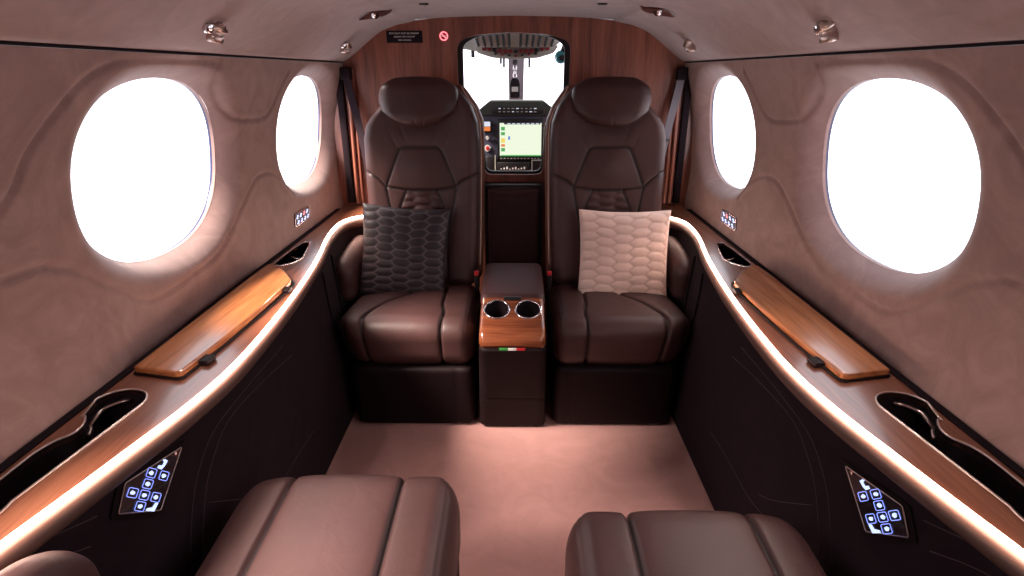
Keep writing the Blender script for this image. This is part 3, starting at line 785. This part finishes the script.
for k, c in cups:
    q = nrm.to_track_quat('Z', 'Y').to_matrix()
    ringp = [c+q@Vector((math.cos(a)*.042, math.sin(a)*.042, .001)) for a in np.linspace(0, 2*PI, 40, endpoint=False)]
    o = tube('cup_rim', ringp, .0032, M['chrome'], con, 8, True, up=nrm)
    K = 32; V = []; prof_ = [(.0405, .0), (.038, -.03), (.034, -.062), (0.001, -.063)]
    for (rr, hh) in prof_: V += [tuple(c+q@Vector((math.cos(2*PI*i/K)*rr, math.sin(2*PI*i/K)*rr, hh))) for i in range(K)]
    F = [(j*K+i, j*K+(i+1) % K, (j+1)*K+(i+1) % K, (j+1)*K+i) for j in range(3) for i in range(K)]
    mesh_obj('cup_liner', V, F, M['felt'], con)
def warpl(Q):
    Q = Q.copy(); yy = np.clip((.165-Q[:, 1])/.33, 0, 1); Q[:, 2] += .004*np.sin(yy*PI); Q[:, 2] -= .015*yy; return Q+np.array([0, 1.905, .497])
pad('armrest_lid', (.112, .168, .026), (.028, .03, .022), .007, M['leather_flat'], con, None, warpl)
box('lid_latch', (0, 1.737, .500), (.060, .016, .016), M['black'], con, bev=.003)
for k, (m, lb) in enumerate(((M['green'], 'green'), (M['white'], 'white'), (M['red'], 'red'))):
    o = box('flag_strip', (-.028+.028*k, 1.5795, .3885), (.0275, .003, .009), m, con, bev=.0006); o['label'] = lb+' third of the tricolour strip'

# tall leather pad in the gap behind the console
bx_ = thing('partition_pad', 'flat brown leather pad in a black frame behind the centre console', 'panel', (0, 2.46, 0))
box('frame', (0, 2.462, .382), (.262, .066, .752), M['black'], bx_, bev=.004)
pad('leather_pad', (.112, .014, .175), (.012, .012, .012), .007, M['leather_flat'], bx_, lambda Q, Nn: groove(np.abs(Q[:, 2]-.135-.012*(Q[:, 0]/.1)**2), .003, .004, .008)*np.clip(-Nn[:, 1], 0, 1), lambda Q: Q+np.array([0, 2.418, .570]))

# ------------------------------------------------------------------ belts
def ribbon(name, pts, wd, nrm_, mat, parent, th=.0015):
    P = catmull(pts, 8); V = []; nn = Vector(nrm_).normalized()
    for i, p in enumerate(P):
        a = Vector(P[max(i-1, 0)]); b = Vector(P[min(i+1, len(P)-1)]); s_ = (b-a).normalized().cross(nn).normalized(); p = Vector(p)
        V += [tuple(p+s_*wd/2+nn*th), tuple(p-s_*wd/2+nn*th), tuple(p-s_*wd/2-nn*th), tuple(p+s_*wd/2-nn*th)]
    F = [(i*4+k, i*4+(k+1) % 4, (i+1)*4+(k+1) % 4, (i+1)*4+k) for i in range(len(P)-1) for k in range(4)]+[(0, 1, 2, 3), tuple((len(P)-1)*4+k for k in range(4))]
    return mesh_obj(name, V, F, mat, parent, smooth=False)
for s in (-1, 1):
    b = thing('shoulder_belt', 'shoulder belt hanging from the corner beside the %s seat' % ('charcoal cushion' if s < 0 else 'cream cushion'), 'seat belt', (s*.70, 2.46, 1.2))
    ribbon('webbing', [(s*.700, 2.462, 1.20), (s*.690, 2.458, 1.14), (s*.664, 2.44, 1.02), (s*.632, 2.40, .88), (s*.612, 2.36, .74), (s*.60, 2.33, .66)], .034, (-s*.25*-1, -1, .15), M['belt_dark' if s < 0 else 'belt'], b)
    box('belt_anchor', (s*.702, 2.466, 1.215), (.045, .030, .050), M['felt'], b, bev=.006)
    if s > 0: box('belt_guide', (.646, 2.412, .955), (.040, .014, .010), M['black'], b, rot=Euler((0, R(14), 0)), bev=.002)
    q = thing('belt_buckle', 'red seat belt buckle by the %s rear corner of the console' % side_word[s], 'buckle', (s*.145, 2.03, .44))
    box('buckle_body', (s*.140, 2.005, .47), (.020, .030, .070), M['black'], q, bev=.004)
    box('release_button', (s*.140, 1.992, .500), (.018, .014, .016), M['red'], q, bev=.003)
    tube('buckle_strap', [(s*.140, 2.01, .437), (s*.138, 2.03, .40), (s*.136, 2.08, .36)], .007, M['belt_dark'], q, 8, flat=.3)

# ------------------------------------------------------------------ ceiling fittings
def ceil_pt(x):
    pr = sorted([(abs(a), b) for a, b in cp]+[(.418, 1.4145), (.405, 1.424), (.2, 1.433), (0, 1.436)])
    xs = [a for a, b in pr]; zs_ = [b for a, b in pr]
    z = float(np.interp(abs(x), xs, zs_)); e = .01
    dz = (np.interp(abs(x)+e, xs, zs_)-np.interp(abs(x)-e, xs, zs_))/(2*e)
    nn = Vector((math.copysign(dz, x) if x else 0, 0, -1)).normalized()
    return Vector((x, 0, z)), nn
def orient(nn):
    ex = Vector((0, 1, 0)); ez = nn; eyv = ez.cross(ex).normalized(); return Matrix((ex, eyv, ez)).transposed()
def lathe(name, pr, c, q, mat, parent, K=28):
    V = []
    for r_, h_ in pr: V += [tuple(Vector(c)+q@Vector((math.cos(2*PI*i/K)*r_, math.sin(2*PI*i/K)*r_, h_))) for i in range(K)]
    F = [(j*K+i, j*K+(i+1) % K, (j+1)*K+(i+1) % K, (j+1)*K+i) for j in range(len(pr)-1) for i in range(K)]
    return mesh_obj(name, V, F, mat, parent)
def spot(parent, c, aim, power, angle=75):
    ld = bpy.data.lights.new('reading_lamp', 'SPOT'); ld.energy = power; ld.spot_size = R(angle); ld.spot_blend = .8; ld.shadow_soft_size = .012; ld.color = (1.0, .86, .80)
    lo = bpy.data.objects.new('lamp_bulb', ld); COL.objects.link(lo); local(lo, parent)
    lo.location = Vector(c)+lo.location; lo.rotation_euler = (Vector(aim)-Vector(c)).to_track_quat('-Z', 'Y').to_euler()
def air_light(x, y, label, aim=None, power=0, small=1.0):
    c, nn = ceil_pt(x); c.y = y; q = orient(nn)
    t = thing('reading_light', label, 'reading light', tuple(c), 'swivel reading lights along the ceiling edge')
    lathe('socket_ring', [(.026*small, 0), (.026*small, .004), (.022*small, .006), (.0195*small, .002), (.0195*small, -.006)], c, q, M['satin'], t)
    d = (nn*.45+Vector((0, -.25, -1.0))).normalized(); q2 = orient(d); b0 = c+nn*.004+Vector((0, .004, 0))
    lathe('lamp_head', [(.001, -.012), (.012, -.011), (.0165, -.004), (.0175, .004), (.0175, .010), (.0162, .012), (.0162, .016), (.0175, .018), (.0175, .032), (.0150, .033), (.0145, .026)], b0, q2, M['satin'], t)
    lathe('lamp_lens', [(.0146, .028), (.001, .027)], b0, q2, M['black_gloss'], t)
    c2 = c+Vector((0, -.034 if x < 0 else .030, 0)); c2.z -= .004; lathe('swivel_knob', [(.011, -.003), (.011, .010), (.008, .015), (.001, .016)], c2, q2, M['chrome'], t)
    if power: spot(t, b0+d*.036, aim, power)
air_light(-.636, 1.305, 'chrome swivel reading light above the large left window', (-.30, .9, .4), SPOT_W)
air_light(.640, 1.235, 'chrome swivel reading light above the large right window', (.30, .9, .4), SPOT_W)
air_light(-.628, 2.256, 'chrome swivel reading light above the left far window', (-.36, 1.8, .4), SPOT_W*.5)
air_light(.626, 2.144, 'chrome swivel reading light above the right far window', (.36, 1.8, .4), SPOT_W*.5)
air_light(-.68, .30, 'added chrome swivel reading light, out of view over the near left seat', (-.10, 1.0, .1), SPOT_W)  # out of view, added to brighten the aisle floor
air_light(.68, .30, 'added chrome swivel reading light, out of view over the near right seat', (.10, 1.0, .1), SPOT_W)  # its twin, also unseen and added for the floor light
def eyeball(x, y, label):
    c, nn = ceil_pt(x); c.y = y; q = orient(nn)
    t = thing('ceiling_spotlight', label, 'spotlight', tuple(c), 'spotlights in eye shaped plates')
    poly = [(-.060, 0), (-.035, .017), (0, .024), (.035, .017), (.060, 0), (.035, -.017), (0, -.024), (-.035, -.017)]
    poly = rounded(poly, .01, 3)
    def onc(a, b, h=0):
        k, kn = ceil_pt(x+a*math.cos(math.atan2(nn.x, -nn.z))); k.y = y+b*3.0; return tuple(k+kn*(.004+h))
    cx_ = [(r_*u, r_*v) for r_ in (1.0,) for u, v in poly]
    G = []; FF = []; nr = 6; kk = len(poly)
    for j in range(nr+1):
        G += [onc(u*j/nr, v*j/nr) for u, v in poly]
    FF = [(j*kk+i, j*kk+(i+1) % kk, (j+1)*kk+(i+1) % kk, (j+1)*kk+i) for j in range(nr) for i in range(kk)]
    G += [onc(u*1.02, v*1.04, -.004) for u, v in poly]; FF += [(nr*kk+i, nr*kk+(i+1) % kk, (nr+1)*kk+(i+1) % kk, (nr+1)*kk+i) for i in range(kk)]
    mesh_obj('eye_plate', G, FF, M['wood_dark'], t)
    lathe('lamp_ball', [(.001, .016), (.008, .014), (.013, .008), (.0145, .002), (.016, .003)], c, q, M['chrome'], t)
    return t
eyeball(-.468, 2.074, 'chrome ball spotlight in an eye shaped ceiling plate above the charcoal cushion seat')
eyeball(.466, 1.981, 'chrome ball spotlight in an eye shaped ceiling plate above the cream cushion seat')
for s in (-1, 1):
    x = .29*s; c, nn = ceil_pt(x); c.y = 2.0
    t = thing('ceiling_vent', 'tiny black slot fitting in the ceiling panel, %s of the two' % side_word[s], 'vent', tuple(c))
    box('slot', tuple(c+nn*.002), (.030, .016, .005), M['black'], t, bev=.001)
    cyl('slot_pin', tuple(c+nn*.003+Vector((.006, 0, 0))), tuple(c+nn*.009+Vector((.006, 0, 0))), .003, M['satin'], t, seg=12)

# ------------------------------------------------------------------ signs on the bulkhead
pl = thing('placard', 'black notice plate with three lines of small white text on the bulkhead', 'sign', (-.47, Y1, 1.360))
box('plate', (-.4525, Y1-.002, 1.3575), (.149, .004, .046), M['felt'], pl, bev=.001)
for k, (txt, sz) in enumerate((('SEAT BACK MUST BE UPRIGHT', .0090), ('DURING TAXI TAKE OFF', .0078), ('AND LANDING', .0078))):
    text_obj('lettering', txt, sz, M['white'], pl, (-.4525, Y1-.0045, 1.3675-.0125*k), (R(90), 0, 0))
ns = thing('no_smoking_sign', 'small round red lit no smoking sign on the bulkhead', 'sign', (-.30, Y1, 1.33))
cyl('disc', (-.289, Y1, 1.360), (-.289, Y1-.004, 1.360), .021, M['red'], ns, seg=32)
tube('sign_ring', [(-.289+.0155*math.cos(a), Y1-.0045, 1.360+.0155*math.sin(a)) for a in np.linspace(0, 2*PI, 32, endpoint=False)], .0028, M['icon_red'], ns, 6, True)
tube('sign_bar', [(-.289-.011, Y1-.0045, 1.360+.011), (-.289+.011, Y1-.0045, 1.360-.011)], .0022, M['icon_red'], ns, 6)
box('cigarette', (-.289, Y1-.0045, 1.360), (.020, .002, .005), M['white'], ns)


# ------------------------------------------------------------------ cockpit beyond the doorway
for k, s in enumerate((-1, 1)):
    struct(box('wall_cockpit_%s' % side_word[s], (s*.775, 3.27, .5), (.03, 1.48, 1.0), M['cockpit']))
struct(box('wall_nose', (0, 4.0, .49), (1.58, .04, .98), M['cockpit']))
struct(slab('trim_6', [(2.531, 1.445), (3.28, 1.475), (3.28, 1.50), (2.531, 1.50)], lambda a, b: (-.78, a, b), (1.56, 0, 0), M['cockpit']))
def pane(nm, v, lb=None):
    o = struct(mesh_obj(nm, v+[tuple(np.array(p)+np.array((0, .004, .003))) for p in v], [(0, 1, 2, 3), (7, 6, 5, 4), (0, 4, 5, 1), (1, 5, 6, 2), (2, 6, 7, 3), (3, 7, 4, 0)], M['glass'], smooth=False)); return o
pane('window_9', [(-.76, 3.29, 1.47), (-.05, 3.29, 1.47), (-.05, 3.97, .985), (-.76, 3.97, .985)])
pane('window_10', [(.07, 3.29, 1.47), (.76, 3.29, 1.47), (.76, 3.97, .985), (.07, 3.97, .985)])
o = struct(slab('trim_7', [(3.28, 1.49), (3.28, 1.455), (3.96, .975), (4.0, .98)], lambda a, b: (-.036, a, b), (.094, 0, 0), M['post']))

ip = thing('instrument_panel', 'grey cockpit instrument panel with a bright map screen under a black glareshield', 'instrument panel', (.01, 3.42, .3))
YP = 3.40
box('wide_board', (0, 3.47, .64), (1.52, .06, .68), M['panel'], ip, bev=.006)
slab('glareshield', rounded([(-.212, .985), (-.212, 1.012), (-.142, 1.066), (.172, 1.066), (.244, 1.012), (.244, .985)], .012, 3), lambda a, b: (a, YP-.02, b), (0, .20, 0), M['glare'], ip, bev=.004)
box('centre_board', (.015, 3.43, .81), (.42, .06, .36), M['panel'], ip, bev=.004)
box('radio_panel', (.02, YP-.022, 1.014), (.30, .006, .040), M['black'], ip, bev=.002)
for k in range(9):
    for j in range(2):
        box('radio_key', (-.085+.026*k, YP-.026, 1.024-.018*j), (.010+.006*random.random(), .004, .005), M['scr_w'] if (k+j) % 4 == 0 else M['grey'], ip)
mfd = box('map_display', (.038, YP-.006, .842), (.276, .022, .245), M['black'], ip, bev=.004)
def patch(nm, x0, x1, z0, z1, m, par=None, y=YP-.0185): return box(nm, ((x0+x1)/2, y, (z0+z1)/2), (abs(x1-x0), .002, abs(z1-z0)), m, par or ip)
patch('screen_image', -.086, .162, .752, .942, M['scr'], mfd)
y2 = YP-.0205
for z0, z1, m in ((.900, .920, 'scr_g'), (.872, .890, 'scr_g'), (.828, .855, 'scr_y'), (.806, .820, 'scr_o'), (.778, .798, 'scr_g')): patch('screen_tile', -.078, -.055, z0, z1, M[m], mfd, y2)
patch('screen_header', -.06, .155, .934, .944, M['panel'], mfd, y2)
for k in range(7): patch('header_text', -.04+.028*k, -.022+.028*k, .936, .941, M['scr_w'], mfd, y2-.001)
patch('aircraft_symbol', -.036, -.024, .846, .866, M['scr_b'], mfd, y2)
patch('screen_footer', -.08, .162, .750, .757, M['scr_g'], mfd, y2)
for k in range(12): box('soft_key', (-.078+.0205*k, YP-.018, .736), (.010, .006, .006), M['grey'], mfd, bev=.001)
sb = box('standby_display', (-.160, YP-.004, .920), (.048, .018, .068), M['black'], ip, bev=.003)
patch('screen_sky', -.178, -.142, .922, .949, M['scr_w'], sb, YP-.0145); patch('screen_ground', -.178, -.142, .896, .920, M['scr_o'], sb, YP-.0145)
for x, z, m, r_ in ((-.160, .855, 'white', .012), (-.160, .795, 'red', .013), (-.120, .93, 'black', .007), (-.118, .90, 'black', .007), (-.119, .87, 'black', .007), (-.119, .84, 'black', .007), (.188, .90, 'grey', .006), (.188, .86, 'grey', .006), (.188, .80, 'grey', .006), (.188, .83, 'grey', .006)):
    cyl('panel_knob', (x, YP-.001, z), (x, YP-.020, z), r_, M[m], ip, r1=r_*.8, seg=16)
cyl('knob_ring', (-.160, YP, .795), (-.160, YP-.012, .795), .019, M['white'], ip, seg=20)
box('display_edge', (.177, YP-.014, .85), (.003, .006, .26), M['chrome'], ip)
box('lower_box', (-.144, YP-.012, .700), (.052, .03, .100), M['black'], ip, bev=.005); box('lower_box_frame', (-.114, YP-.02, .700), (.006, .02, .110), M['grey'], ip)
box('lower_box', (.141, YP-.012, .685), (.058, .03, .075), M['black'], ip, bev=.005); box('lower_box_frame', (.108, YP-.02, .685), (.006, .02, .080), M['grey'], ip); box('lower_box_frame', (.141, YP-.02, .726), (.066, .02, .006), M['grey'], ip)
box('keypad', (-.005, YP-.012, .680), (.20, .03, .07), M['black'], ip, bev=.005)
for k in range(9): box('keypad_mark', (-.078+.0175*k, YP-.029, .674+.003*(k % 3)), (.009, .003, .005+.005*((k*7) % 3)), M['white'], ip)

oh = thing('overhead_panel', 'grey overhead breaker panel with black fins and red switch guards', 'overhead panel', (.01, 2.95, 1.45))
def opt(u, v, h=0):   # u across, v depth along panel
    y = 2.72+.38*v; z = 1.392+.012-.062*v; return (.008+u, y, z-h)
slab('panel_plate', [(-.236, 0), (.236, 0), (.232, .6), (.205, .95), (.15, 1.12), (-.15, 1.12), (-.205, .95), (-.232, .6)], lambda a, b: opt(a, b), (0, 0, .03), M['grey'], oh, bev=.004)
cols = [-.203, -.167, -.131, -.096, -.064, -.034, .026, .059, .092, .124, .160, .196]
for c_ in cols:
    bm = bmesh.new()
    for j in range(9):
        v = .06+.095*j; add_cyl(bm, opt(c_*.93, v, 0), opt(c_*.93, v, .013), .0075, .006, 8)
    add_box(bm, Vector(opt(c_*.93, .45, .003)), (.009, .32, .008), Euler((math.atan(-.062/.38), 0, 0)))
    bm_obj('breaker_column', bm, M['black'], oh)
slab('front_lip', rounded([(-.225, 1.352), (.225, 1.352), (.20, 1.315), (.12, 1.292), (0, 1.284), (-.12, 1.292), (-.20, 1.315)], .01, 3), lambda a, b: (.008+a, 3.125, b), (0, .05, 0), M['grey'], oh, bev=.003)
for k in range(13):
    a = -.165+.0275*k; z = 1.334-.02*(1-(a/.2)**2)
    box('switch_guard', (.008+a, 3.112, z+.008), (.019, .022, .017), M['guard'] if k % 4 != 2 else M['black'], oh, bev=.002)
for k in range(7):
    a = -.105+.035*k; box('toggle', (.008+a, 3.112, 1.300+.004*abs(k-3)), (.014, .02, .012), M['guard'] if k % 2 else M['black'], oh, bev=.002)
for a in (-.078, -.062, .072): cyl('hanging_knob', (.008+a, 3.14, 1.290), (.008+a, 3.14, 1.245 if a != -.078 else 1.262), .006, M['black'], oh, seg=10)
kt = thing('key_tag', 'black key tag with a white label hanging before the windshield post', 'key tag', (.005, 3.30, 1.24))
box('hook', (.005, 3.28, 1.272), (.028, .24, .022), M['cockpit'], kt, bev=.004)
for k in range(3): tube('chain_ring', [(.004+.009*math.cos(a)*(1 if k != 1 else .5), 3.30+.004*k, 1.243-.020*k+.016*math.sin(a)) for a in np.linspace(0, 2*PI, 20, endpoint=False)], .0025, M['chrome'], kt, 6, True, up=Vector((0, 1, 0)))
slab('tag_body', rounded([(-.026, 1.085), (-.026, 1.165), (-.014, 1.192), (.018, 1.192), (.030, 1.165), (.030, 1.085)], .012, 4), lambda a, b: (a+.002, 3.30, b), (0, .008, 0), M['black'], kt, bev=.002)
box('tag_label', (.004, 3.2985, 1.132), (.036, .003, .026), M['white'], kt)
hs = thing('headset_cup', 'teal round headset cup hanging at the right edge of the cockpit doorway', 'headset', (.222, 2.80, 1.29))
bm = bmesh.new(); add_cyl(bm, (.225, 2.79, 1.288), (.222, 2.815, 1.288), .026, .030, 24); bm_obj('ear_cup', bm, M['teal'], hs, True, R(40))
cyl('cup_pad', (.226, 2.782, 1.283), (.225, 2.79, 1.283), .013, M['black'], hs)
tube('headband', [(.228, 2.80, 1.31), (.240, 2.80, 1.345), (.262, 2.80, 1.375), (.29, 2.80, 1.43)], .012, M['black'], hs, 8)
sv = thing('sun_visor', 'grey sun visor folded at the upper left of the windshield', 'sun visor', (-.22, 3.05, 1.36))
slab('visor_blade', rounded([(-.33, 1.345), (-.33, 1.40), (-.19, 1.375), (-.165, 1.360), (-.20, 1.325)], .01, 3), lambda a, b: (a, 3.2, b), (0, .01, 0), M['grey'], sv, bev=.003)
cyl('visor_pivot', (-.222, 3.21, 1.33), (-.222, 3.21, 1.295), .010, M['black'], sv, seg=12)
